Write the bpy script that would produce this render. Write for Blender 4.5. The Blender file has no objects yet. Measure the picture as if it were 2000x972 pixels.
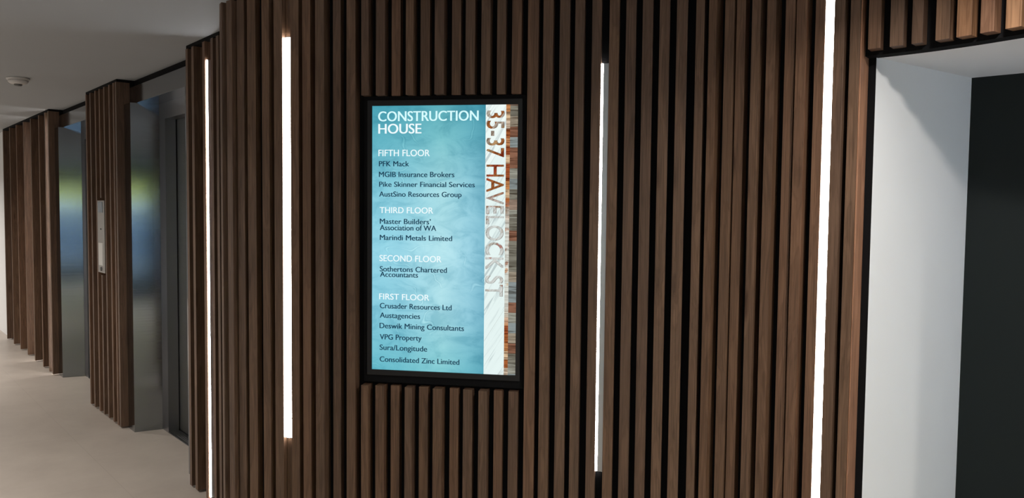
import bpy, bmesh, math, random
from mathutils import Matrix, Vector

random.seed(7)
scene = bpy.context.scene
COL = scene.collection

# ------------------------------------------------------------------ camera
cam_data = bpy.data.cameras.new('camera')
cam_data.sensor_width = 36.0
cam_data.lens = 36.0 * 1502.0 / 2000.0
cam_data.clip_start = 0.05
cam = bpy.data.objects.new('camera', cam_data)
COL.objects.link(cam)
cam.matrix_world = Matrix((
    (0.999946345, -0.0103588802, 0.0, 0.0),
    (0.000514298552, 0.0496454199, -0.998766773, 0.0),
    (0.0103461053, 0.998713185, 0.0496480838, 1.6),
    (0.0, 0.0, 0.0, 1.0)))
scene.camera = cam

# ------------------------------------------------------------------ light and exposure
scene.view_settings.view_transform = 'Standard'
scene.view_settings.look = 'None'
scene.view_settings.exposure = 0.0
scene.view_settings.gamma = 1.0
scene.view_settings.use_curve_mapping = False
SKY = 7.5            # daylight beyond the entry glazing
LED = 34.0           # light strips in the wall
SPOT_DOORWAY = 22.5   # doorway ceiling downlight, watts
FILL_LOBBY = 48.0  # added unseen fill lamps along the lift lobby, watts
FILL_ENTRY = 40.0  # added unseen fill lamps around the viewer, watts

world = bpy.data.worlds.new('sky')
scene.world = world
world.use_nodes = True
bg = world.node_tree.nodes['Background']
bg.inputs[0].default_value = (0.72, 0.86, 1.0, 1)
bg.inputs[1].default_value = SKY

CEIL = 2.5

# ------------------------------------------------------------------ node helpers
def new_mat(name):
    m = bpy.data.materials.new(name)
    m.use_nodes = True
    nt = m.node_tree
    return m, nt, nt.nodes['Principled BSDF']

def node(nt, kind, **kw):
    n = nt.nodes.new(kind)
    for k, v in kw.items():
        setattr(n, k, v)
    return n

def ramp(nt, stops, interp='LINEAR'):
    r = nt.nodes.new('ShaderNodeValToRGB')
    cr = r.color_ramp
    cr.interpolation = interp
    while len(cr.elements) < len(stops):
        cr.elements.new(0.5)
    for e, (p, c) in zip(cr.elements, stops):
        e.position = p
        e.color = (c[0], c[1], c[2], 1)
    return r

def plain(name, col, rough=0.6, metal=0.0, spec=0.5):
    m, nt, b = new_mat(name)
    b.inputs['Base Color'].default_value = (*col, 1)
    b.inputs['Roughness'].default_value = rough
    b.inputs['Metallic'].default_value = metal
    b.inputs['Specular IOR Level'].default_value = spec
    return m

def coords(nt, scale, rnd=0.0, out='Object'):
    tc = node(nt, 'ShaderNodeTexCoord')
    mp = node(nt, 'ShaderNodeMapping')
    mp.inputs['Scale'].default_value = scale
    if rnd:
        oi = node(nt, 'ShaderNodeObjectInfo')
        mul = node(nt, 'ShaderNodeMath', operation='MULTIPLY')
        mul.inputs[1].default_value = rnd
        nt.links.new(oi.outputs['Random'], mul.inputs[0])
        nt.links.new(mul.outputs[0], mp.inputs['Location'])
    nt.links.new(tc.outputs[out], mp.inputs['Vector'])
    return mp

def mix(nt, a, b, fac, mode='MIX'):
    m = node(nt, 'ShaderNodeMix', data_type='RGBA', blend_type=mode)
    for sock, v in ((6, a), (7, b), (0, fac)):
        if hasattr(v, 'links'):
            nt.links.new(v, m.inputs[sock])
        elif isinstance(v, (int, float)):
            m.inputs[sock].default_value = v
        else:
            m.inputs[sock].default_value = (*v, 1)
    return m.outputs[2]

def walnut():
    m, nt, b = new_mat('walnut laminate')
    # long soft figure of the board
    c1 = coords(nt, (9, 9, 0.9), 60)
    n1 = node(nt, 'ShaderNodeTexNoise')
    n1.inputs['Scale'].default_value = 2.2
    n1.inputs['Detail'].default_value = 3
    n1.inputs['Distortion'].default_value = 1.6
    nt.links.new(c1.outputs[0], n1.inputs['Vector'])
    # cathedral lines
    w = node(nt, 'ShaderNodeMath', operation='MULTIPLY')
    w.inputs[1].default_value = 34
    nt.links.new(n1.outputs['Fac'], w.inputs[0])
    s = node(nt, 'ShaderNodeMath', operation='SINE')
    nt.links.new(w.outputs[0], s.inputs[0])
    # fine pores
    c2 = coords(nt, (260, 260, 5), 31)
    n2 = node(nt, 'ShaderNodeTexNoise')
    n2.inputs['Scale'].default_value = 1.0
    n2.inputs['Detail'].default_value = 2
    nt.links.new(c2.outputs[0], n2.inputs['Vector'])
    base = ramp(nt, [(0.30, (0.112, 0.067, 0.043)), (0.55, (0.150, 0.089, 0.0565)), (0.75, (0.185, 0.111, 0.070))])
    nt.links.new(n1.outputs['Fac'], base.inputs[0])
    lines = ramp(nt, [(0.0, (0.84, 0.82, 0.80)), (0.5, (1, 1, 1))])
    sm = node(nt, 'ShaderNodeMath', operation='MULTIPLY_ADD')
    sm.inputs[1].default_value = 0.5
    sm.inputs[2].default_value = 0.5
    nt.links.new(s.outputs[0], sm.inputs[0])
    nt.links.new(sm.outputs[0], lines.inputs[0])
    pores = ramp(nt, [(0.32, (0.70, 0.68, 0.66)), (0.55, (1.05, 1.05, 1.05))])
    nt.links.new(n2.outputs['Fac'], pores.inputs[0])
    col = mix(nt, base.outputs[0], lines.outputs[0], 1.0, 'MULTIPLY')
    col = mix(nt, col, pores.outputs[0], 1.0, 'MULTIPLY')
    # sparse small knots
    c3 = coords(nt, (14, 14, 2.2), 17)
    vo = node(nt, 'ShaderNodeTexVoronoi')
    vo.inputs['Scale'].default_value = 0.8
    nt.links.new(c3.outputs[0], vo.inputs['Vector'])
    kn = ramp(nt, [(0.06, (0.5, 0.42, 0.38)), (0.13, (1, 1, 1))])
    nt.links.new(vo.outputs['Distance'], kn.inputs[0])
    col = mix(nt, col, kn.outputs[0], 0.8, 'MULTIPLY')
    # each board its own tone
    oi = node(nt, 'ShaderNodeObjectInfo')
    tone = ramp(nt, [(0.0, (0.84, 0.82, 0.84)), (0.35, (0.97, 0.98, 1.0)), (0.7, (1.05, 1.01, 0.96)), (1.0, (1.16, 1.06, 1.0))])
    nt.links.new(oi.outputs['Random'], tone.inputs[0])
    col = mix(nt, col, tone.outputs[0], 1.0, 'MULTIPLY')
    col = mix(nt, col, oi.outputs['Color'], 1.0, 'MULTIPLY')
    nt.links.new(col, b.inputs['Base Color'])
    b.inputs['Roughness'].default_value = 0.48
    b.inputs['Specular IOR Level'].default_value = 0.4
    return m

def steel(name, col=(0.50, 0.51, 0.52), rough=0.2):
    m, nt, b = new_mat(name)
    c = coords(nt, (2, 2, 220), 9)
    n = node(nt, 'ShaderNodeTexNoise')
    n.inputs['Scale'].default_value = 1.0
    n.inputs['Detail'].default_value = 2
    nt.links.new(c.outputs[0], n.inputs['Vector'])
    r = node(nt, 'ShaderNodeMapRange')
    r.inputs['To Min'].default_value = rough - 0.04
    r.inputs['To Max'].default_value = rough + 0.05
    nt.links.new(n.outputs['Fac'], r.inputs['Value'])
    nt.links.new(r.outputs[0], b.inputs['Roughness'])
    b.inputs['Metallic'].default_value = 1
    b.inputs['Base Color'].default_value = (*col, 1)
    return m

def emit(name, col, strength):
    m, nt, b = new_mat(name)
    nt.nodes.remove(b)
    e = node(nt, 'ShaderNodeEmission')
    e.inputs[0].default_value = (*col, 1)
    e.inputs[1].default_value = strength
    nt.links.new(e.outputs[0], nt.nodes['Material Output'].inputs[0])
    return m, nt, e

def floor_mat():
    m, nt, b = new_mat('beige floor tile')
    c = coords(nt, (1, 1, 1))
    c.inputs['Rotation'].default_value = (0, 0, math.radians(48.6))
    n = node(nt, 'ShaderNodeTexNoise')
    n.inputs['Scale'].default_value = 3.0
    n.inputs['Detail'].default_value = 8
    n.inputs['Roughness'].default_value = 0.65
    nt.links.new(c.outputs[0], n.inputs['Vector'])
    r = ramp(nt, [(0.3, (0.43, 0.375, 0.33)), (0.7, (0.50, 0.44, 0.385))])
    nt.links.new(n.outputs['Fac'], r.inputs[0])
    br = node(nt, 'ShaderNodeTexBrick')
    br.inputs['Scale'].default_value = 1.0
    br.inputs['Mortar Size'].default_value = 0.0025
    br.inputs['Brick Width'].default_value = 1.2
    br.inputs['Row Height'].default_value = 0.6
    br.inputs['Color1'].default_value = (1, 1, 1, 1)
    br.inputs['Color2'].default_value = (0.96, 0.96, 0.96, 1)
    br.inputs['Mortar'].default_value = (0.90, 0.895, 0.89, 1)
    nt.links.new(c.outputs[0], br.inputs['Vector'])
    col = mix(nt, r.outputs[0], br.outputs['Color'], 1.0, 'MULTIPLY')
    nt.links.new(col, b.inputs['Base Color'])
    b.inputs['Roughness'].default_value = 0.42
    b.inputs['Specular IOR Level'].default_value = 0.35
    return m

def paint(name, col, rough=0.7):
    m, nt, b = new_mat(name)
    c = coords(nt, (1, 1, 1))
    n = node(nt, 'ShaderNodeTexNoise')
    n.inputs['Scale'].default_value = 2.0
    n.inputs['Detail'].default_value = 5
    nt.links.new(c.outputs[0], n.inputs['Vector'])
    k = 0.97
    r = ramp(nt, [(0.3, tuple(v * k for v in col)), (0.7, col)])
    nt.links.new(n.outputs['Fac'], r.inputs[0])
    nt.links.new(r.outputs[0], b.inputs['Base Color'])
    b.inputs['Roughness'].default_value = rough
    b.inputs['Specular IOR Level'].default_value = 0.3
    return m

M = {}
M['wood'] = walnut()
M['black'] = plain('black backing board', (0.007, 0.007, 0.008), 0.9, 0, 0.12)
M['steel'] = steel('brushed stainless steel', (0.255, 0.272, 0.298), 0.10)
M['frame_steel'] = steel('brushed door frame steel', (0.36, 0.36, 0.37), 0.3)
M['door_steel'] = steel('brushed lift door steel', (0.20, 0.20, 0.20), 0.42)
M['sill'] = steel('grooved sill metal', (0.22, 0.22, 0.23), 0.4)
M['alu'] = steel('raw aluminium profile', (0.46, 0.48, 0.51), 0.38)
M['floor'] = floor_mat()
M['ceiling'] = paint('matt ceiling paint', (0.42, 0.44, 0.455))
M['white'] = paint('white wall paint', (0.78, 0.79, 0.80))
M['dark'] = plain('dark green black paint', (0.0075, 0.0125, 0.013), 0.6, 0, 0.25)
M['plastic'] = plain('white plastic', (0.62, 0.60, 0.58), 0.5)
M['grey_plastic'] = plain('grey plastic', (0.14, 0.14, 0.14), 0.5)
M['bezel'] = plain('black glossy bezel', (0.006, 0.006, 0.007), 0.35, 0, 0.4)
M['led'], _, _ = emit('lit strip diffuser', (1.0, 0.96, 0.91), LED)
M['led_slim'], _, _ = emit('lit slim strip diffuser', (0.96, 0.98, 1.0), LED * 1.5)
M['lamp'], _, _ = emit('lit downlight lens', (1.0, 0.95, 0.88), 6.0)

# ------------------------------------------------------------------ mesh helpers
def tag(o, label, cat, group=None, kind=None):
    o['label'] = label
    o['category'] = cat
    if group:
        o['group'] = group
    if kind:
        o['kind'] = kind
    return o

def link(name, me, mat, parent=None, loc=None, rz=0.0):
    o = bpy.data.objects.new(name, me)
    if mat is not None:
        me.materials.append(mat)
    COL.objects.link(o)
    if parent is not None:
        o.parent = parent
    if loc is not None:
        o.location = loc
    o.rotation_euler = (0, 0, rz)
    return o

def empty(name, loc, rz=0.0):
    o = bpy.data.objects.new(name, None)
    o.empty_display_size = 0.1
    COL.objects.link(o)
    o.location = loc
    o.rotation_euler = (0, 0, rz)
    return o

def bm_mesh(bm, name):
    bmesh.ops.recalc_face_normals(bm, faces=bm.faces)
    me = bpy.data.meshes.new(name)
    bm.to_mesh(me)
    bm.free()
    return me

def add_box(bm, x0, x1, y0, y1, z0, z1, bev=0.0):
    r = bmesh.ops.create_cube(bm, size=1.0)
    for v in r['verts']:
        v.co = Vector((x0 + (v.co.x + .5) * (x1 - x0), y0 + (v.co.y + .5) * (y1 - y0), z0 + (v.co.z + .5) * (z1 - z0)))
    if bev:
        es = list({e for v in r['verts'] for e in v.link_edges})
        bmesh.ops.bevel(bm, geom=es, offset=bev, segments=2, affect='EDGES', profile=0.6)

def box(name, dims, mat, parent=None, bev=0.0, loc=None, rz=0.0):
    bm = bmesh.new()
    add_box(bm, *dims, bev)
    return link(name, bm_mesh(bm, name), mat, parent, loc, rz)

def lathe(name, prof, mat, parent=None, loc=None, n=40):
    bm = bmesh.new()
    rings = []
    for r, z in prof:
        if r < 1e-6:
            rings.append([bm.verts.new((0, 0, z))])
        else:
            rings.append([bm.verts.new((r * math.cos(2 * math.pi * k / n), r * math.sin(2 * math.pi * k / n), z)) for k in range(n)])
    for a, b in zip(rings, rings[1:]):
        for k in range(n):
            q = [a[k % len(a)], a[(k + 1) % len(a)], b[(k + 1) % len(b)], b[k % len(b)]]
            q2 = []
            for v in q:
                if v not in q2:
                    q2.append(v)
            if len(q2) > 2:
                bm.faces.new(q2)
    me = bm_mesh(bm, name)
    for p in me.polygons:
        p.use_smooth = True
    return link(name, me, mat, parent, loc)

def prism(name, pts, z0, z1, mat, parent=None):
    """closed plan outline pulled up from z0 to z1"""
    bm = bmesh.new()
    lo = [bm.verts.new((x, y, z0)) for x, y in pts]
    hi = [bm.verts.new((x, y, z1)) for x, y in pts]
    bm.faces.new(lo)
    bm.faces.new(hi)
    for k in range(len(pts)):
        j = (k + 1) % len(pts)
        bm.faces.new((lo[k], lo[j], hi[j], hi[k]))
    return link(name, bm_mesh(bm, name), mat, parent)

def ribbon(name, inner, outer, z0, z1, mat, parent=None):
    """a bent wall: two plan polylines of equal length, pulled up"""
    bm = bmesh.new()
    rows = [[bm.verts.new((x, y, z)) for x, y in line] for line in (inner, outer) for z in (z0, z1)]
    il, ih, ol, oh = rows
    for k in range(len(inner) - 1):
        for a, b in ((il, ih), (ih, oh), (oh, ol), (ol, il)):
            bm.faces.new((a[k], a[k + 1], b[k + 1], b[k]))
    for k in (0, -1):
        bm.faces.new((il[k], ih[k], oh[k], ol[k]))
    return link(name, bm_mesh(bm, name), mat, parent)

# ------------------------------------------------------------------ plan of the bent feature wall
# heading of the wall (degrees) against arc length from the middle of the directory display
THETA = [(-1.60, 100), (-1.16, 100), (-1.035, 69), (-0.91, 21), (-0.80, 18), (-0.40, 9.1), (0.40, 9.1), (0.93, 14),
         (0.97, 20), (1.05, 38), (1.62, 38), (1.92, 55), (2.15, 60), (2.6, 62)]
A0 = math.radians(9.1)
C0 = (-0.278 + 0.030 * math.sin(A0), 3.0975 + 0.030 * math.cos(A0))
DS = 0.005

def theta(s):
    for (a, x), (b, y) in zip(THETA, THETA[1:]):
        if s <= b:
            return math.radians(x + (y - x) * max(0, (s - a)) / (b - a))
    return math.radians(THETA[-1][1])

PTS = {0: C0}
_x, _y = C0
for _i in range(0, 520):
    _t = theta((_i + .5) * DS)
    _x += math.cos(_t) * DS
    _y -= math.sin(_t) * DS
    PTS[_i + 1] = (_x, _y)
_x, _y = C0
for _i in range(0, -320, -1):
    _t = theta((_i - .5) * DS)
    _x -= math.cos(_t) * DS
    _y += math.sin(_t) * DS
    PTS[_i - 1] = (_x, _y)

def back(s):
    k = s / DS
    i = max(-320, min(519, math.floor(k)))
    fr = k - i
    a, b = PTS[i], PTS[i + 1]
    return (a[0] + (b[0] - a[0]) * fr, a[1] + (b[1] - a[1]) * fr)

def out(s, d):
    p = back(s)
    t = theta(s)
    return (p[0] - math.sin(t) * d, p[1] - math.cos(t) * d)

def plan_line(s0, s1, d, step=0.02):
    n = max(2, int((s1 - s0) / step))
    return [out(s0 + (s1 - s0) * k / n, d) for k in range(n + 1)]

# lift wall frame: a runs along the wall towards the viewer, d into the wall
LM = Vector((-3.5885, 6.3637))
LT = Vector((0.66098, -0.75041))
LN = Vector((0.75041, 0.66098))
LROT = math.atan2(LT.y, LT.x)

def lp(a, d):
    v = LM + LT * a + LN * d
    return (v.x, v.y)

# ------------------------------------------------------------------ setting: floor, ceiling, walls
ROOM = [(-12.5, 14.5), (-12.5, -6.0), (5.5, -6.0), (5.5, 6.5), (1.0, 9.0), (-3.0, 14.5)]
fl = prism('floor', ROOM, -0.12, 0.0, M['floor'])
tag(fl, 'pale beige tiled floor of the lift lobby', 'floor', kind='structure')
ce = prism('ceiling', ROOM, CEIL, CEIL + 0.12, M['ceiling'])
tag(ce, 'plain off-white painted ceiling over the lift lobby', 'ceiling', kind='structure')

OPEN0, OPEN1 = 1.577, 2.50         # doorway recess along the feature wall
HEAD = 2.137
wb = ribbon('wall_back', plan_line(-1.60, OPEN0, 0.0), plan_line(-1.60, OPEN0, -0.04), 0.0, CEIL, M['black'])
tag(wb, 'black backing wall seen in the gaps between battens', 'wall', kind='structure')
wh = ribbon('wall_header', plan_line(OPEN0, OPEN1, 0.0), plan_line(OPEN0, OPEN1, -0.055), HEAD, CEIL, M['black'])
tag(wh, 'black backing above the white doorway recess', 'wall', kind='structure')

def lift_wall(name, a0, a1, d0, d1, mat, label, z0=0.0, z1=CEIL):
    o = prism(name, [lp(a0, d0), lp(a1, d0), lp(a1, d1), lp(a0, d1)], z0, z1, mat)
    return tag(o, label, 'wall', kind='structure')

lift_wall('wall_side', -9.0, -3.72, 0.05, 0.25, M['white'], 'white painted wall past the far end of the battens')
lift_wall('wall_pier_1', -3.72, -1.108, 0.09, 0.45, M['black'], 'black backing of the batten wall beyond the far lift')
lift_wall('wall_pier_2', 0.298, 1.182, 0.09, 0.45, M['black'], 'black backing of the batten wall between the two lifts')
lift_wall('wall_pier_3', 2.605, 3.52, 0.09, 0.30, M['black'], 'black backing of the battens right of the near lift')
lift_wall('wall_far', -9.2, -9.0, -3.4, 0.25, M['white'], 'white end wall at the far end of the lobby')
lift_wall('wall_left', -9.0, 8.2, -3.6, -3.4, M['white'], 'white wall facing the lifts')

# white doorway recess on the right
P_FRONT = Vector((1.214, 2.604))
R_IN = Vector((0.826, 0.563))
R_ACROSS = Vector((0.740, -0.672))
SOFF = 2.125

def rp(u, w):
    v = P_FRONT + R_ACROSS * u + R_IN * w
    return (v.x, v.y)

DEPTH = 0.65
o = prism('wall_recess_left', [rp(0, 0), rp(0, DEPTH + .08), rp(-0.06, DEPTH + .08), rp(-0.06, 0.02)], 0, SOFF + 0.06, M['white'])
tag(o, 'white reveal on the left of the doorway recess', 'wall', kind='structure')
front = plan_line(OPEN0, OPEN1, -0.057)
o = prism('ceiling_recess', [rp(0.0, 0.0)] + [p for p in front if (Vector(p) - P_FRONT).dot(R_ACROSS) > 0.01] + [rp(1.05, DEPTH + .08), rp(0, DEPTH + .08)], SOFF, SOFF + 0.05, M['white'])
tag(o, 'white soffit over the doorway recess', 'ceiling', kind='structure')
o = prism('wall_recess_back', [rp(0, DEPTH), rp(1.25, DEPTH), rp(1.25, DEPTH + .07), rp(0, DEPTH + .07)], 0, SOFF, M['dark'])
tag(o, 'dark green-black wall at the back of the doorway recess', 'wall', kind='structure')

# black edge trim around the recess
bm = bmesh.new()
e0 = out(OPEN0, 0.0)
v = Vector(e0)
q = [Vector(out(OPEN0 + 0.002, -0.052)), Vector(rp(0.0, 0.0)), Vector(rp(-0.001, 0.03)), Vector(out(OPEN0 - 0.02, -0.09))]
lo = [bm.verts.new((p.x, p.y, 0)) for p in q]
hi = [bm.verts.new((p.x, p.y, HEAD)) for p in q]
bm.faces.new(lo)
bm.faces.new(hi)
for k in range(4):
    j = (k + 1) % 4
    bm.faces.new((lo[k], lo[j], hi[j], hi[k]))
o = link('trim_1', bm_mesh(bm, 'trim_1'), M['black'])
tag(o, 'black upright edge strip beside the white reveal', 'trim', kind='structure')
o = ribbon('trim_2', plan_line(OPEN0, OPEN1, -0.001), plan_line(OPEN0, OPEN1, -0.056), SOFF - 0.001, HEAD - 0.0005, M['black'])
tag(o, 'black head strip under the short battens of the doorway', 'trim', kind='structure')

# rest of the room, behind and beside the viewer
r1 = out(OPEN1, 0.0)
o = prism('wall_right', [r1, (r1[0] + 0.25, r1[1] + 0.1), (5.5, 1.35), (5.5, 1.1), (r1[0] + 0.12, r1[1] - 0.06)], 0, CEIL, M['white'])
tag(o, 'white wall to the right of the doorway recess', 'wall', kind='structure')
o = box('wall_entry_side', (5.4, 5.6, -6.0, 1.35, 0, CEIL), M['white'])
tag(o, 'white wall on the entry side of the lobby', 'wall', kind='structure')
bm = bmesh.new()
add_box(bm, -12.5, 5.5, -6.2, -6.0, 2.12, CEIL)
add_box(bm, -12.5, -4.6, -6.2, -6.0, 0, 2.12)
add_box(bm, 4.4, 5.5, -6.2, -6.0, 0, 2.12)
o = link('wall_front', bm_mesh(bm, 'wall_front'), M['dark'])
tag(o, 'dark entry wall around the glazed shopfront', 'wall', kind='structure')

# glazed entry behind the viewer
m, nt, b = new_mat('clear glass')
b.inputs['Roughness'].default_value = 0.0
tr = node(nt, 'ShaderNodeBsdfTransparent')
tr.inputs[0].default_value = (0.9, 0.95, 0.94, 1)
gl = node(nt, 'ShaderNodeBsdfGlossy')
gl.inputs['Roughness'].default_value = 0.02
ms = node(nt, 'ShaderNodeMixShader')
ms.inputs[0].default_value = 0.06
nt.links.new(tr.outputs[0], ms.inputs[1])
nt.links.new(gl.outputs[0], ms.inputs[2])
nt.links.new(ms.outputs[0], nt.nodes['Material Output'].inputs[0])
M['glass'] = m
win = empty('window_1', (-0.1, -6.1, 0))
tag(win, 'glazed entry front with dark frames behind the viewer', 'window', kind='structure')
box('pane', (-4.45, 4.45, -0.006, 0.006, 0.02, 2.1), M['glass'], win)
for k in range(7):
    x = -4.47 + k * 1.49
    box('mullion', (x - .03, x + .03, -0.05, 0.05, 0.0, 2.12), M['black'], win)
box('rail', (-4.47, 4.47, -0.045, 0.045, 0.74, 0.82), M['black'], win)
box('threshold', (-4.47, 4.47, -0.04, 0.04, 0.0, 0.05), M['black'], win)
o = prism('ground', [(-30, -6.2), (-30, -40), (30, -40), (30, -6.2)], -0.15, -0.02, plain('grey paving', (0.09, 0.10, 0.12), 0.7))
tag(o, 'grey paved forecourt outside the glazed entry', 'ground', kind='structure')
bm = bmesh.new()
add_box(bm, -14, 14, -15.0, -13.2, -0.02, 1.52)
add_box(bm, -14.05, 14.05, -15.05, -13.12, 1.52, 1.60)
o = link('added_planter', bm_mesh(bm, 'added_planter'), paint('blue-grey render', (0.15, 0.20, 0.27)))  # added out of view, gives the lift steel its blue reflected band
tag(o, 'unseen blue-grey wall added across the forecourt to show in the lift steel', 'added_planter')
o = box('added_mat', (-1.6, 4.2, -5.9, -1.9, 0.0, 0.010), plain('charcoal mat', (0.022, 0.023, 0.027), 0.95, 0, 0.1), None, 0.003)  # added out of view to darken the low reflection in the lift steel
tag(o, 'unseen charcoal mat added inside the glazed entry to darken the steel reflection', 'mat')
m, nt, b = new_mat('hedge leaves')
c = coords(nt, (6, 6, 6))
n = node(nt, 'ShaderNodeTexNoise')
n.inputs['Scale'].default_value = 3
nt.links.new(c.outputs[0], n.inputs['Vector'])
r = ramp(nt, [(0.35, (0.32, 0.29, 0.02)), (0.65, (0.75, 0.66, 0.05))])
nt.links.new(n.outputs['Fac'], r.inputs[0])
nt.links.new(r.outputs[0], b.inputs['Base Color'])
bm = bmesh.new()
bmesh.ops.create_grid(bm, x_segments=140, y_segments=14, size=1)
for v in bm.verts:
    ang = (v.co.y + 1) * math.pi / 2
    v.co = Vector((v.co.x * 13, -math.cos(ang) * 0.8 + 0.12 * random.random(), math.sin(ang) ** 0.5 * 2.3 + 0.15 * random.random() - 0.05))
o = link('added_hedge', bm_mesh(bm, 'added_hedge'), m, None, (0, -14.0, 1.70))  # added and raised out of view for the green band reflected in the steel
tag(o, 'unseen clipped greenery added on the blue-grey wall to show in the lift steel', 'added_hedge')

# ------------------------------------------------------------------ batten cladding
def batten(parent, x, y, rz, w, d, z0, z1):
    """one board: left front edge at x, y; width along the wall, d back into it"""
    bm = bmesh.new()
    add_box(bm, 0, w, 0, d, 0, z1 - z0, 0.0012)
    return link('batten', bm_mesh(bm, 'batten'), M['wood'], parent, (x - parent.location.x, y - parent.location.y, z0), rz)

def cladding(label, s_mid, rows, z0, z1, d_extra=0.0):
    p = back(s_mid)
    t = empty('timber_batten_cladding', (p[0], p[1], 0))
    tag(t, label, 'wall cladding', 'timber batten cladding sections')
    for row in rows:
        s, w, d = row[:3]
        q = out(s, d)
        ex = row[3] if len(row) > 3 else d_extra
        o = batten(t, q[0], q[1], -theta(s), w, d - 0.0004 + ex, z0, z1)
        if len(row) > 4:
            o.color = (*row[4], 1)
    return t

TOP = 2.474
BOT = 0.012
ROWS_LEFT = [(-1.003, 0.037, 0.045), (-0.9493, 0.0375, 0.045), (-0.9100, 0.037, 0.034), (-0.8580, 0.0426, 0.034),
             (-0.7786, 0.0355, 0.045), (-0.7218, 0.0396, 0.045), (-0.6525, 0.0385, 0.034), (-0.5923, 0.0365, 0.045),
             (-0.5297, 0.039, 0.058), (-0.4644, 0.034, 0.034), (-0.399, 0.0376, 0.054)]
ROWS_MID = [(-0.3362, 0.031, 0.056), (-0.2777, 0.0381, 0.048), (-0.2165, 0.0372, 0.034), (-0.1502, 0.031, 0.058),
            (-0.0968, 0.0389, 0.034), (-0.0322, 0.0383, 0.058), (0.0321, 0.0369, 0.034), (0.0907, 0.038, 0.048),
            (0.1559, 0.0355, 0.058), (0.215, 0.0351, 0.039), (0.2748, 0.0383, 0.042)]
ROWS_RIGHT = [(0.3378, 0.0426, 0.045), (0.3995, 0.0387, 0.057), (0.4626, 0.0398, 0.045), (0.5233, 0.0363, 0.053),
              (0.5882, 0.0361, 0.045), (0.6548, 0.0378, 0.045), (0.7178, 0.0385, 0.045), (0.7804, 0.0391, 0.045),
              (0.8441, 0.038, 0.045), (0.9077, 0.0403, 0.045), (0.9887, 0.031, 0.057), (1.0511, 0.031, 0.058),
              (1.1074, 0.0358, 0.045), (1.1497, 0.0332, 0.04), (1.2131, 0.031, 0.058), (1.2671, 0.032, 0.058),
              (1.3274, 0.0337, 0.045), (1.3694, 0.0352, 0.058), (1.4285, 0.0327, 0.045), (1.4923, 0.0341, 0.056),
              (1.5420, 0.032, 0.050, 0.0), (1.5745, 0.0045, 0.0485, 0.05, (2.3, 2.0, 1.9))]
ROWS_HEAD = [(1.5973, 0.0371, 0.045), (1.6643, 0.0402, 0.045), (1.7317, 0.0318, 0.045), (1.804, 0.0394, 0.045),
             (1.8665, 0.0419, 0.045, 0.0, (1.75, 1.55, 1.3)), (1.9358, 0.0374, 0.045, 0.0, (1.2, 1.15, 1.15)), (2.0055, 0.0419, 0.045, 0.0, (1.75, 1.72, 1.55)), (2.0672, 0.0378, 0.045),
             (2.135, 0.038, 0.045), (2.20, 0.038, 0.045), (2.265, 0.038, 0.045), (2.33, 0.038, 0.045), (2.395, 0.038, 0.045), (2.455, 0.038, 0.045)]
left_run = cladding('full-height dark walnut battens bending away left of the lit directory screen', -0.68, ROWS_LEFT, BOT, TOP)
q = out(-0.6815, 0.020)
for z0, z1 in ((BOT, 0.626), (2.309, TOP)):      # recessed infill above and below the light strip
    batten(left_run, q[0], q[1], -theta(-0.6815), 0.0288, 0.0196, z0, z1).name = 'infill_strip'
cladding('short walnut battens hanging directly above the directory screen', 0.0, ROWS_MID, 2.058, TOP)
cladding('short walnut battens standing directly below the directory screen', 0.0, ROWS_MID, BOT, 0.879)
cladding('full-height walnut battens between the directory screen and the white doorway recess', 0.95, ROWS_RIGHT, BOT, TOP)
cladding('short lighter-lit battens above the white doorway recess', 1.87, ROWS_HEAD, HEAD, TOP)

def lift_cladding(label, a_mid, rows, d0=0.0, a_range=None):
    p = lp(a_mid, 0.09)
    t = empty('timber_batten_cladding', (p[0], p[1], 0))
    tag(t, label, 'wall cladding', 'timber batten cladding sections')
    for a, w, z0, z1 in rows:
        q = lp(a, d0)
        batten(t, q[0], q[1], LROT, w, 0.0896 - d0, z0, z1)
    a0 = min(r[0] for r in rows) + 0.001
    a1 = max(r[0] + r[1] for r in rows) - 0.001
    q = lp(a0, d0 + 0.003)
    box('capping', (0, a1 - a0, 0, 0.0865 - d0, TOPL + 0.0006, CEIL - 0.0006), M['black'], t, 0,
        (q[0] - p[0], q[1] - p[1], 0), LROT)
    return t

TOPL = 2.480
F = lambda a, w=0.036: (a, w, BOT, TOPL)
lift_cladding('walnut battens beyond the far lift ending at the white wall', -2.4,
              [F(-3.70), F(-3.245), F(-2.82), F(-2.395), F(-1.999), F(-1.585), F(-1.30), F(-1.146)])
lift_cladding('walnut battens between the two lifts holding the call panel', 0.74,
              [F(0.298, .034), F(0.425, .034), F(0.579, .033), (0.702, .033, BOT, 1.080), (0.702, .033, 1.665, TOPL),
               F(0.835, .033), F(0.975, .033), F(1.088, .033), F(1.148, .036)])
lift_cladding('narrow dark batten strip between the near lift and the bent wall corner', 2.78,
              [F(2.676, .033), F(2.767, .036), F(2.934, .036), F(3.053, .034), F(3.131, .034)], -0.02)

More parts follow.
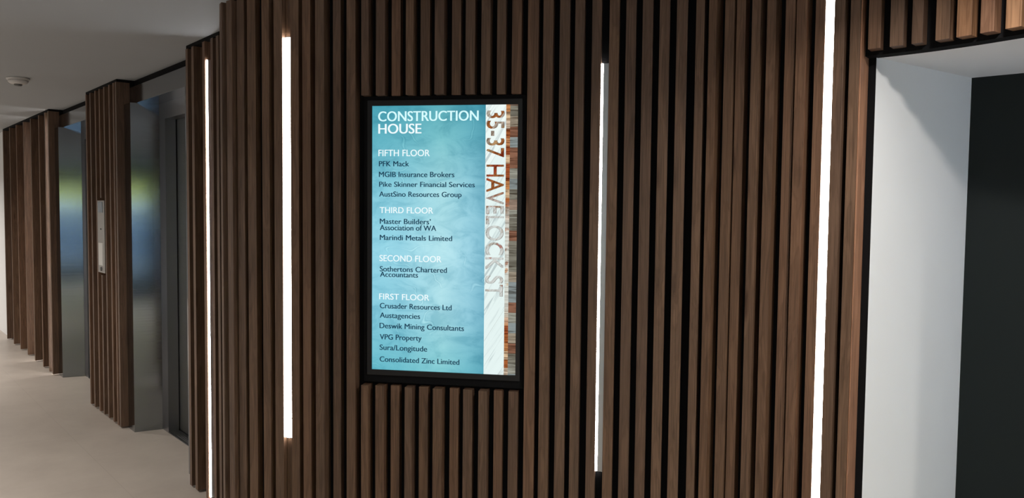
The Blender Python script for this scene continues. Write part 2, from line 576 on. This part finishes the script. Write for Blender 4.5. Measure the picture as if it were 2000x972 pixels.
# ------------------------------------------------------------------ light strips
def light_strip(label, x, y, rz, w, d_front, d_back, z0, z1, side_profile=False, lens=None):
    """local x along the wall, y into it; the lens faces out"""
    t = empty('light_strip', (x, y, z0), rz)
    tag(t, label, 'light strip', 'recessed light strips')
    h = z1 - z0
    if side_profile:
        lens_w = 0.0070
        box('diffuser', (0.0005, lens_w, d_front + 0.004, d_back - 0.004, 0, h), M['led'], t, 0.001)
        bm = bmesh.new()
        add_box(bm, lens_w + 0.0006, w, d_front, d_back - 0.002, -0.0, h, 0.0015)
        add_box(bm, w - 0.0035, w - 0.0005, d_front - 0.0025, d_front + 0.001, 0, h)
        link('channel', bm_mesh(bm, 'channel'), M['alu'], t)
    else:
        bm = bmesh.new()
        add_box(bm, 0.0, w, d_front + 0.006, d_back - 0.001, 0, h)
        link('channel', bm_mesh(bm, 'channel'), M['alu'], t)
        box('diffuser', (0.0008, w - 0.0008, d_front, d_front + 0.0058, 0.003, h - 0.003), lens or M['led'], t, 0.001)
    return t

def strip_s(label, s, w, z0, z1, dep, side=False):
    q = out(s, dep)
    return light_strip(label, q[0], q[1], -theta(s), w, 0.0, dep, z0, z1, side)

strip_s('bright vertical light strip left of the directory screen', -0.6815, 0.0285, 0.627, 2.308, 0.030)
strip_s('slim light strip with grey metal channel right of the directory screen', 0.6253, 0.0285, 0.575, 2.170, 0.030, True)
strip_s('wide bright light strip nearest the white doorway recess', 1.4620, 0.0285, BOT, TOP, 0.036)

def strip_l(label, a, w, d, z0, z1, lens=None):
    q = lp(a, d)
    return light_strip(label, q[0], q[1], LROT, w, 0.0, 0.09 - d, z0, z1, False, lens)

strip_l('thin light strip just right of the near lift', 2.9705, 0.0065, -0.012, 0.019, 2.385, M['led_slim'])
strip_l('hidden light strip close to the far lift', -1.156, 0.007, 0.045, 0.02, 2.40)
strip_l('hidden light strip amid the farthest battens', -2.009, 0.007, 0.045, 0.02, 2.40)

# ------------------------------------------------------------------ lifts
def lift(label, a0, a1):
    """a0: right side of the battens on the left, a1: left side of the battens on the right"""
    p = lp(a0, 0.0)
    t = empty('lift_entrance', (p[0], p[1], 0), LROT)
    tag(t, label, 'lift', 'lifts of the lobby')
    W = a1 - a0
    fw, sp = 0.150, 0.042           # face of the surround, splay of its reveal
    yb = 0.228
    zt = 2.325
    for k in (0, 1):
        pts = [(0.0015, 0.05), (fw, 0.05), (fw + sp, yb), (0.0015, yb)]
        if k:
            pts = [(W - x, y) for x, y in pts]
        prism('jamb', pts, 0.0, zt, M['steel'], t)
    # fascia over the opening with a black shadow gap above it
    box('header', (0.0015, W - 0.0015, 0.088, yb, zt + 0.0008, 2.445), M['steel'], t, 0.001)
    box('shadow_gap', (0.0015, W - 0.0015, 0.12, yb, 2.4455, CEIL - 0.001), M['black'], t)
    # inner frame
    ix0, ix1, zi = 0.318, W - 0.318, 2.215
    yd = 0.300
    bm = bmesh.new()
    add_box(bm, fw, ix0, yb + .0005, yd, 0.0, zi - 0.0005)
    add_box(bm, ix1, W - fw, yb + .0005, yd, 0.0, zi - 0.0005)
    add_box(bm, fw, W - fw, yb + .0005, yd, zi, zt + 0.02)
    link('door_frame', bm_mesh(bm, 'door_frame'), M['frame_steel'], t)
    xm = (ix0 + ix1) / 2
    for x0, x1 in ((ix0 - .02, xm - .0015), (xm + .0015, ix1 + .02)):
        box('door_panel', (x0, x1, yd + 0.006, yd + 0.036, 0.012, zi + 0.02), M['door_steel'], t, 0.0015)
    bm = bmesh.new()
    add_box(bm, ix0, ix1, yb + .001, 0.36, -0.002, 0.006)
    for k in range(3):
        y = yb + 0.02 + k * 0.014
        add_box(bm, ix0, ix1, y, y + 0.006, 0.006, 0.009)
    link('sill', bm_mesh(bm, 'sill'), M['sill'], t)
    box('shaft_wall', (-0.05, W + 0.05, 0.40, 0.45, 0, CEIL), M['black'], t)
    return t

lift('near stainless steel lift entrance with closed doors, beside the thin light strip', 1.185, 2.600)
lift('far stainless steel lift entrance, mostly hidden behind the batten pier', -1.109, 0.297)

# ------------------------------------------------------------------ lift call panel
q = lp(0.640, -0.006)
cp = empty('lift_call_panel', (q[0], q[1], 1.100), LROT)
tag(cp, 'narrow steel lift call panel set into the battens between lifts', 'call panel')
box('plate', (0, 0.190, 0, 0.045, 0, 0.545), steel('call panel steel', (0.46, 0.45, 0.43), 0.4), cp, 0.002)
box('display', (0.03, 0.150, -0.004, 0.004, 0.455, 0.535), plain('blue-grey display glass', (0.30, 0.36, 0.42), 0.25), cp, 0.001)
box('notice', (0.030, 0.140, -0.003, 0.004, 0.055, 0.225), plain('white notice card', (0.72, 0.72, 0.69), 0.5), cp, 0.0008)
bm = bmesh.new()
bmesh.ops.create_cone(bm, cap_ends=True, segments=28, radius1=0.016, radius2=0.014, depth=0.010,
                      matrix=Matrix.Translation((0.10, -0.004, 0.028)) @ Matrix.Rotation(math.pi / 2, 4, 'X'))
link('button', bm_mesh(bm, 'button'), M['grey_plastic'], cp)
bm = bmesh.new()
bmesh.ops.create_cone(bm, cap_ends=True, segments=28, radius1=0.007, radius2=0.006, depth=0.006,
                      matrix=Matrix.Translation((0.10, -0.002, 0.33)) @ Matrix.Rotation(math.pi / 2, 4, 'X'))
link('key_switch', bm_mesh(bm, 'key_switch'), M['grey_plastic'], cp)

# ------------------------------------------------------------------ smoke detector
sd = empty('smoke_detector', (-3.50, 5.48, CEIL))
tag(sd, 'round white smoke detector on the lobby ceiling', 'smoke detector')
lathe('base', [(0, 0), (0.070, 0), (0.072, -0.003), (0.072, -0.012), (0.069, -0.016), (0, -0.016)], M['plastic'], sd)
lathe('body', [(0.060, -0.0165), (0.064, -0.022), (0.061, -0.030), (0.050, -0.040), (0.040, -0.044), (0.0, -0.044)], M['plastic'], sd)
lathe('sensor_cap', [(0.024, -0.0442), (0.026, -0.048), (0.022, -0.056), (0.0, -0.058)], M['grey_plastic'], sd)

# ------------------------------------------------------------------ directory display
def screen_mats():
    m, nt, e = emit('screen plaster picture', (1, 1, 1), 1.0)
    tc = node(nt, 'ShaderNodeTexCoord')
    sep = node(nt, 'ShaderNodeSeparateXYZ')
    nt.links.new(tc.outputs['Object'], sep.inputs[0])
    mz = node(nt, 'ShaderNodeMapRange')
    mz.inputs['From Min'].default_value = -0.535
    mz.inputs['From Max'].default_value = 0.535
    nt.links.new(sep.outputs['Z'], mz.inputs['Value'])
    grad = ramp(nt, [(0.0, (0.155, 0.51, 0.60)), (0.22, (0.27, 0.61, 0.73)), (0.45, (0.33, 0.68, 0.80)), (0.68, (0.27, 0.62, 0.73)),
                     (0.88, (0.14, 0.47, 0.56)), (1.0, (0.075, 0.36, 0.45))])
    nt.links.new(mz.outputs[0], grad.inputs[0])
    # brighter soft centre towards the right, dimmer at both edges, as the picture on the screen shows
    gx = node(nt, 'ShaderNodeMapRange')
    gx.inputs['From Min'].default_value = -0.30
    gx.inputs['From Max'].default_value = 0.175
    nt.links.new(sep.outputs['X'], gx.inputs['Value'])
    gr = ramp(nt, [(0.0, (0.86, 0.96, 0.98)), (0.25, (0.95, 0.98, 0.99)), (0.62, (1.38, 1.14, 1.06)), (0.85, (1.0, 0.95, 0.96)), (1.0, (0.62, 0.72, 0.78))])
    nt.links.new(gx.outputs[0], gr.inputs[0])
    col = mix(nt, grad.outputs[0], gr.outputs[0], 1.0, 'MULTIPLY')
    mp = node(nt, 'ShaderNodeMapping')
    mp.inputs['Rotation'].default_value = (0, 0.5, 0)
    mp.inputs['Scale'].default_value = (3, 3, 6)
    nt.links.new(tc.outputs['Object'], mp.inputs[0])
    n1 = node(nt, 'ShaderNodeTexNoise')
    n1.inputs['Scale'].default_value = 2.6
    n1.inputs['Detail'].default_value = 9
    n1.inputs['Roughness'].default_value = 0.62
    n1.inputs['Distortion'].default_value = 0.8
    nt.links.new(mp.outputs[0], n1.inputs['Vector'])
    pl = ramp(nt, [(0.34, (0.72, 0.82, 0.85)), (0.5, (1, 1, 1)), (0.66, (1.14, 1.08, 1.06))])
    nt.links.new(n1.outputs['Fac'], pl.inputs[0])
    col = mix(nt, col, pl.outputs[0], 1.0, 'MULTIPLY')
    # trowel scratches: thin level lines of a distorted noise
    n2 = node(nt, 'ShaderNodeTexNoise')
    n2.inputs['Scale'].default_value = 1.7
    n2.inputs['Detail'].default_value = 1.2
    n2.inputs['Distortion'].default_value = 0.15
    nt.links.new(mp.outputs[0], n2.inputs['Vector'])
    sub = node(nt, 'ShaderNodeMath', operation='SUBTRACT')
    sub.inputs[1].default_value = 0.53
    nt.links.new(n2.outputs['Fac'], sub.inputs[0])
    ab = node(nt, 'ShaderNodeMath', operation='ABSOLUTE')
    nt.links.new(sub.outputs[0], ab.inputs[0])
    sc = ramp(nt, [(0.0, (1.38, 1.22, 1.16)), (0.005, (1.12, 1.07, 1.05)), (0.010, (0.80, 0.86, 0.88)), (0.022, (1, 1, 1))])
    nt.links.new(ab.outputs[0], sc.inputs[0])
    n3 = node(nt, 'ShaderNodeTexNoise')
    n3.inputs['Scale'].default_value = 5
    nt.links.new(tc.outputs['Object'], n3.inputs['Vector'])
    gate = ramp(nt, [(0.5, (0, 0, 0)), (0.6, (1, 1, 1))])
    nt.links.new(n3.outputs['Fac'], gate.inputs[0])
    sc2 = mix(nt, (1, 1, 1), sc.outputs[0], gate.outputs[0])
    col = mix(nt, col, sc2, 1.0, 'MULTIPLY')
    nt.links.new(col, e.inputs[0])
    M['scr_plaster'] = m

    def boards(name, stops, rot, wid, tint_lo, tint_hi, grain=55, pale=None, joint=0.045, lo=0.36, hi=0.56):
        """planks of differing tone with grain along them; rot turns them in the picture plane"""
        m, nt, e = emit(name, (1, 1, 1), 1.0)
        tc = node(nt, 'ShaderNodeTexCoord')
        mp = node(nt, 'ShaderNodeMapping')
        mp.inputs['Rotation'].default_value = (0, rot, 0)
        nt.links.new(tc.outputs['Object'], mp.inputs[0])
        sep = node(nt, 'ShaderNodeSeparateXYZ')
        nt.links.new(mp.outputs[0], sep.inputs[0])
        dv = node(nt, 'ShaderNodeMath', operation='DIVIDE')
        dv.inputs[1].default_value = wid
        nt.links.new(sep.outputs['Z'], dv.inputs[0])
        flr = node(nt, 'ShaderNodeMath', operation='FLOOR')
        nt.links.new(dv.outputs[0], flr.inputs[0])
        wn = node(nt, 'ShaderNodeTexWhiteNoise', noise_dimensions='1D')
        nt.links.new(flr.outputs[0], wn.inputs['W'])
        rp_ = ramp(nt, stops, 'CONSTANT')
        nt.links.new(wn.outputs['Value'], rp_.inputs[0])
        m2 = node(nt, 'ShaderNodeMapping')
        m2.inputs['Scale'].default_value = (0.06, 1, 1)
        nt.links.new(mp.outputs[0], m2.inputs[0])
        ns = node(nt, 'ShaderNodeTexNoise')
        ns.inputs['Scale'].default_value = grain
        ns.inputs['Detail'].default_value = 4
        ns.inputs['Distortion'].default_value = 1.2
        nt.links.new(m2.outputs[0], ns.inputs['Vector'])
        g = ramp(nt, [(lo, tint_lo), (hi, (1, 1, 1)), (0.7, tint_hi)])
        nt.links.new(ns.outputs['Fac'], g.inputs[0])
        col = mix(nt, rp_.outputs[0], g.outputs[0], 1.0, 'MULTIPLY')
        fr = node(nt, 'ShaderNodeMath', operation='FRACT')
        nt.links.new(dv.outputs[0], fr.inputs[0])
        ed = ramp(nt, [(0.0, (0.35, 0.32, 0.30)), (joint, (1, 1, 1))])
        nt.links.new(fr.outputs[0], ed.inputs[0])
        if pale:      # part of the pictured boards is bleached
            z0, z1, z2, z3, pc, pf = pale
            s0 = node(nt, 'ShaderNodeSeparateXYZ')
            nt.links.new(tc.outputs['Object'], s0.inputs[0])
            mr = node(nt, 'ShaderNodeMapRange')
            mr.inputs['From Min'].default_value = -0.54
            mr.inputs['From Max'].default_value = 0.54
            nt.links.new(s0.outputs['Z'], mr.inputs['Value'])
            pr = ramp(nt, [((z + .54) / 1.08, (v, v, v)) for z, v in ((z0, 0), (z1, pf), (z2, pf), (z3, 0))])
            nt.links.new(mr.outputs[0], pr.inputs[0])
            pn = node(nt, 'ShaderNodeTexNoise')
            pn.inputs['Scale'].default_value = 26
            nt.links.new(tc.outputs['Object'], pn.inputs['Vector'])
            pg = ramp(nt, [(0.56, (1, 1, 1)), (0.62, (0.25, 0.25, 0.25))])
            nt.links.new(pn.outputs['Fac'], pg.inputs[0])
            pm = node(nt, 'ShaderNodeMath', operation='MULTIPLY')
            nt.links.new(pr.outputs[0], pm.inputs[0])
            nt.links.new(pg.outputs[0], pm.inputs[1])
            pcol = mix(nt, pc, g.outputs[0], 0.5, 'MULTIPLY')
            col = mix(nt, col, pcol, pm.outputs[0])
        col = mix(nt, col, ed.outputs[0], 0.8, 'MULTIPLY')
        nt.links.new(col, e.inputs[0])
        return m
    M['scr_white'] = boards('screen whitewashed wood picture', [(0.0, (0.78, 0.90, 0.88)), (0.3, (0.86, 0.95, 0.92)), (0.6, (0.74, 0.84, 0.85)), (0.8, (0.84, 0.93, 0.90))],
                            math.radians(58), 0.120, (0.66, 0.68, 0.70), (1.03, 1.03, 1.03), 60, None, 0.012, 0.34, 0.44)
    M['scr_orange'] = boards('screen cut wood edge picture', [(0.0, (0.42, 0.13, 0.04)), (0.22, (0.60, 0.28, 0.12)), (0.4, (0.66, 0.48, 0.30)), (0.55, (0.36, 0.09, 0.03)),
                                                             (0.7, (0.62, 0.50, 0.38)), (0.85, (0.55, 0.24, 0.09))], 0, 0.034, (0.30, 0.22, 0.18), (1.1, 1.08, 1.05), 130,
                             (-0.34, -0.26, 0.06, 0.16, (0.72, 0.76, 0.70), 0.92))
    M['scr_plank'] = boards('screen weathered plank picture', [(0.0, (0.21, 0.20, 0.16)), (0.2, (0.34, 0.29, 0.22)), (0.4, (0.25, 0.29, 0.29)), (0.55, (0.25, 0.12, 0.075)),
                                                              (0.7, (0.29, 0.21, 0.16)), (0.85, (0.32, 0.32, 0.27))], 0, 0.041, (0.38, 0.34, 0.31), (1.12, 1.1, 1.08), 90)
    M['scr_letters'] = boards('screen carved wood letter picture', [(0.0, (0.36, 0.12, 0.035)), (0.2, (0.46, 0.26, 0.13)), (0.36, (0.50, 0.45, 0.38)), (0.55, (0.36, 0.06, 0.02)),
                                                                   (0.68, (0.44, 0.36, 0.29)), (0.84, (0.50, 0.30, 0.14))], math.radians(52), 0.030, (0.42, 0.36, 0.32), (1.1, 1.1, 1.08), 90,
                              (-0.50, -0.45, 0.13, 0.20, (0.66, 0.70, 0.68), 0.95))
screen_mats()
M['txt_white'], _, _ = emit('screen white lettering', (0.88, 0.98, 1.0), 1.0)
M['txt_head'], _, _ = emit('screen pale heading lettering', (0.68, 0.98, 1.0), 1.0)
M['txt_navy'], _, _ = emit('screen navy lettering', (0.010, 0.045, 0.085), 1.0)
M['txt_shade'], _, _ = emit('screen letter edge shade', (0.17, 0.13, 0.11), 1.0)
M['txt_soft'], _, _ = emit('screen lettering drop edge', (0.10, 0.33, 0.40), 1.0)
M['scr_edge'], _, _ = emit('screen pale edge line', (0.80, 0.90, 0.86), 1.0)

SP = (-0.278, 3.0975)
disp = empty('directory_display', (SP[0], SP[1], 1.480), -A0)
tag(disp, 'black portrait directory screen listing tenants, glowing teal between the battens', 'display screen')
bm = bmesh.new()
add_box(bm, -0.334, 0.332, 0.004, 0.0292, -0.592, 0.577, 0.002)
link('housing', bm_mesh(bm, 'housing'), M['black'], disp)
bm = bmesh.new()
for x0, x1, z0, z1 in ((-0.318, -0.2995, -0.560, 0.560), (0.3005, 0.318, -0.560, 0.560), (-0.2995, 0.3005, 0.5385, 0.560), (-0.2995, 0.3005, -0.560, -0.5385)):
    add_box(bm, x0, x1, -0.003, 0.0038, z0, z1)
link('bezel', bm_mesh(bm, 'bezel'), M['bezel'], disp)

def sheet(name, x0, x1, z0, z1, y, mat, parent):
    return box(name, (x0, x1, y, y + 0.0003, z0, z1), mat, parent)

scr = sheet('screen', -0.2992, 0.3002, -0.5382, 0.5382, 0.0030, M['scr_plaster'], disp)
strip = sheet('white_wood_picture', 0.1700, 0.2525, -0.5382, 0.5382, 0.0026, M['scr_white'], scr)
sheet('wood_edge_picture', 0.2525, 0.2685, -0.5382, 0.5382, 0.0026, M['scr_orange'], scr)
sheet('plank_picture', 0.2685, 0.3002, -0.5382, 0.5382, 0.0026, M['scr_plank'], scr)

def glyph_mesh(text, weight, spacing=1.0):
    cu = bpy.data.curves.new('lettering', 'FONT')
    cu.body = text
    cu.size = 1.0
    cu.offset = weight
    cu.space_character = spacing
    cu.resolution_u = 5
    ob = bpy.data.objects.new('lettering', cu)
    COL.objects.link(ob)
    bpy.context.view_layer.update()
    dg = bpy.context.evaluated_depsgraph_get()
    me = bpy.data.meshes.new_from_object(ob.evaluated_get(dg))
    COL.objects.unlink(ob)
    bpy.data.objects.remove(ob)
    bpy.data.curves.remove(cu)
    return me

CAPS = {}
def cap_height(weight):
    if weight not in CAPS:
        me = glyph_mesh('H', weight)
        CAPS[weight] = (min(v.co.y for v in me.vertices), max(v.co.y for v in me.vertices))
    return CAPS[weight]

def lettering(name, text, x0, zb, cap, width, mat, weight=0.0, y=0.0020, down=False, bold=0.0):
    """text on the screen plane: x0 left edge, zb baseline (metres from screen centre), cap height, total width"""
    me = glyph_mesh(text, weight)
    b0, b1 = cap_height(weight)
    xs = [v.co.x for v in me.vertices]
    xa, xb = min(xs), max(xs)
    sx = width / (xb - xa)
    sz = cap / (b1 - b0)
    for v in me.vertices:
        px = (v.co.x - xa) * sx
        pz = (v.co.y - b0) * sz
        if down:          # reads downwards, tops of the letters to the right
            v.co = Vector((x0 + pz, 0, zb - px))
        else:
            v.co = Vector((x0 + px, 0, zb + pz))
    bm = bmesh.new()
    for k in ((-1, 0, 1) if bold else (0,)):
        for v in me.vertices:
            v.co.x += k * bold if k else 0
        bm.from_mesh(me)
        for v in me.vertices:
            v.co.x -= k * bold if k else 0
    bmesh.ops.solidify(bm, geom=bm.faces[:], thickness=0.0002)
    bpy.data.meshes.remove(me)
    o = link(name, bm_mesh(bm, name), mat, scr)
    o.location = (0, y, 0)
    return o

LINES = [
    ('h1', 'CONSTRUCTION', -0.2735, 1.9566, 0.0393, 0.4142), ('h1', 'HOUSE', -0.2727, 1.907, 0.0388, 0.1788),
    ('h2', 'FIFTH FLOOR', -0.2726, 1.8158, 0.0259, 0.2146), ('t', 'PFK Mack', -0.2703, 1.7748, 0.0211, 0.1261),
    ('t', 'MGIB Insurance Brokers', -0.2702, 1.7318, 0.0212, 0.314), ('t', 'Pike Skinner Financial Services', -0.2693, 1.6921, 0.0204, 0.3972),
    ('t', 'AustSino Resources Group', -0.2692, 1.6522, 0.0206, 0.343), ('h2', 'THIRD FLOOR', -0.2669, 1.5852, 0.0242, 0.2243),
    ('t', 'Master Builders\u2019', -0.2662, 1.5414, 0.0211, 0.2139), ('t', 'Association of WA', -0.2661, 1.5156, 0.0211, 0.2362),
    ('t', 'Marindi Metals Limited', -0.2661, 1.4755, 0.0209, 0.3024), ('h2', 'SECOND FLOOR', -0.2674, 1.3888, 0.0250, 0.2602),
    ('t', 'Sothertons Chartered', -0.2658, 1.3468, 0.0213, 0.2811), ('t', 'Accountants', -0.2651, 1.3246, 0.0208, 0.1603),
    ('h2', 'FIRST FLOOR', -0.2684, 1.2320, 0.0238, 0.2113), ('t', 'Crusader Resources Ltd', -0.2655, 1.1953, 0.0214, 0.3015),
    ('t', 'Austagencies', -0.2655, 1.1561, 0.0215, 0.1701), ('t', 'Deswik Mining Consultants', -0.2665, 1.1130, 0.0216, 0.3543),
    ('t', 'VPG Property', -0.2653, 1.0667, 0.0216, 0.1767), ('t', 'Sura/Longitude', -0.2659, 1.0232, 0.0217, 0.2008),
    ('t', 'Consolidated Zinc Limited', -0.2658, 0.9746, 0.0213, 0.3354)]
for kind, text, x0, zb, cap, width in LINES:
    zb -= 1.480
    if kind == 'h1':
        lettering('title_text', text, x0, zb, cap, width, M['txt_head'] if text[0] == 'C' else M['txt_white'], bold=0.0011)
    elif kind == 'h2':
        lettering('floor_heading_text', text, x0, zb, cap, width, M['txt_white'], bold=0.0004)
    else:
        lettering('tenant_text', text, x0, zb, cap, width, M['txt_navy'], bold=0.0006)
lettering('street_text', '35-37 HAVELOCK ST', 0.1775, 1.9946 - 1.480, 0.0655, 0.7365, M['scr_letters'], 0.0, 0.0019, True, 0.0012)
lettering('street_text_edge', '35-37 HAVELOCK ST', 0.1770, 1.9953 - 1.480, 0.0665, 0.7380, M['txt_shade'], 0.0, 0.0023, True, 0.0022)

# ------------------------------------------------------------------ ceiling downlights (out of view; all but the doorway one are added fill light)
def downlight(label, x, y, watts, col=(1.0, 0.94, 0.87), size=0.11, spread=150):
    t = empty('downlight', (x, y, CEIL))
    tag(t, label, 'downlight', 'ceiling downlights')
    lathe('trim_ring', [(0.058, 0.0), (0.078, 0.0), (0.080, -0.003), (0.076, -0.006), (0.060, -0.006), (0.058, 0.0)], M['plastic'], t)
    lathe('lens', [(0.0, -0.002), (0.0575, -0.002), (0.0575, -0.0035), (0.0, -0.0035)], M['lamp'], t)
    ld = bpy.data.lights.new('downlight_lamp', 'AREA')
    ld.shape = 'DISK'
    ld.size = size
    ld.energy = watts
    ld.color = col
    ld.spread = math.radians(spread)
    lo = bpy.data.objects.new('downlight_lamp', ld)
    COL.objects.link(lo)
    lo.parent = t
    lo.location = (0, 0, -0.008)
    return t

downlight('ceiling downlight in front of the doorway recess', 1.15, 1.68, SPOT_DOORWAY)
downlight('added ceiling fill lamp over the viewer', -0.3, -1.6, FILL_ENTRY)
downlight('added ceiling fill lamp right of the viewer', 2.1, -0.1, FILL_ENTRY)
downlight('added ceiling fill lamp left of the viewer in the lift lobby', -3.4, 3.2, FILL_LOBBY * 0.85)
downlight('added ceiling fill lamp opposite the far lift', -6.1, 6.3, FILL_LOBBY * 1.25)
downlight('added ceiling fill lamp at the far end of the lobby', -8.3, 9.2, FILL_LOBBY * 1.25)
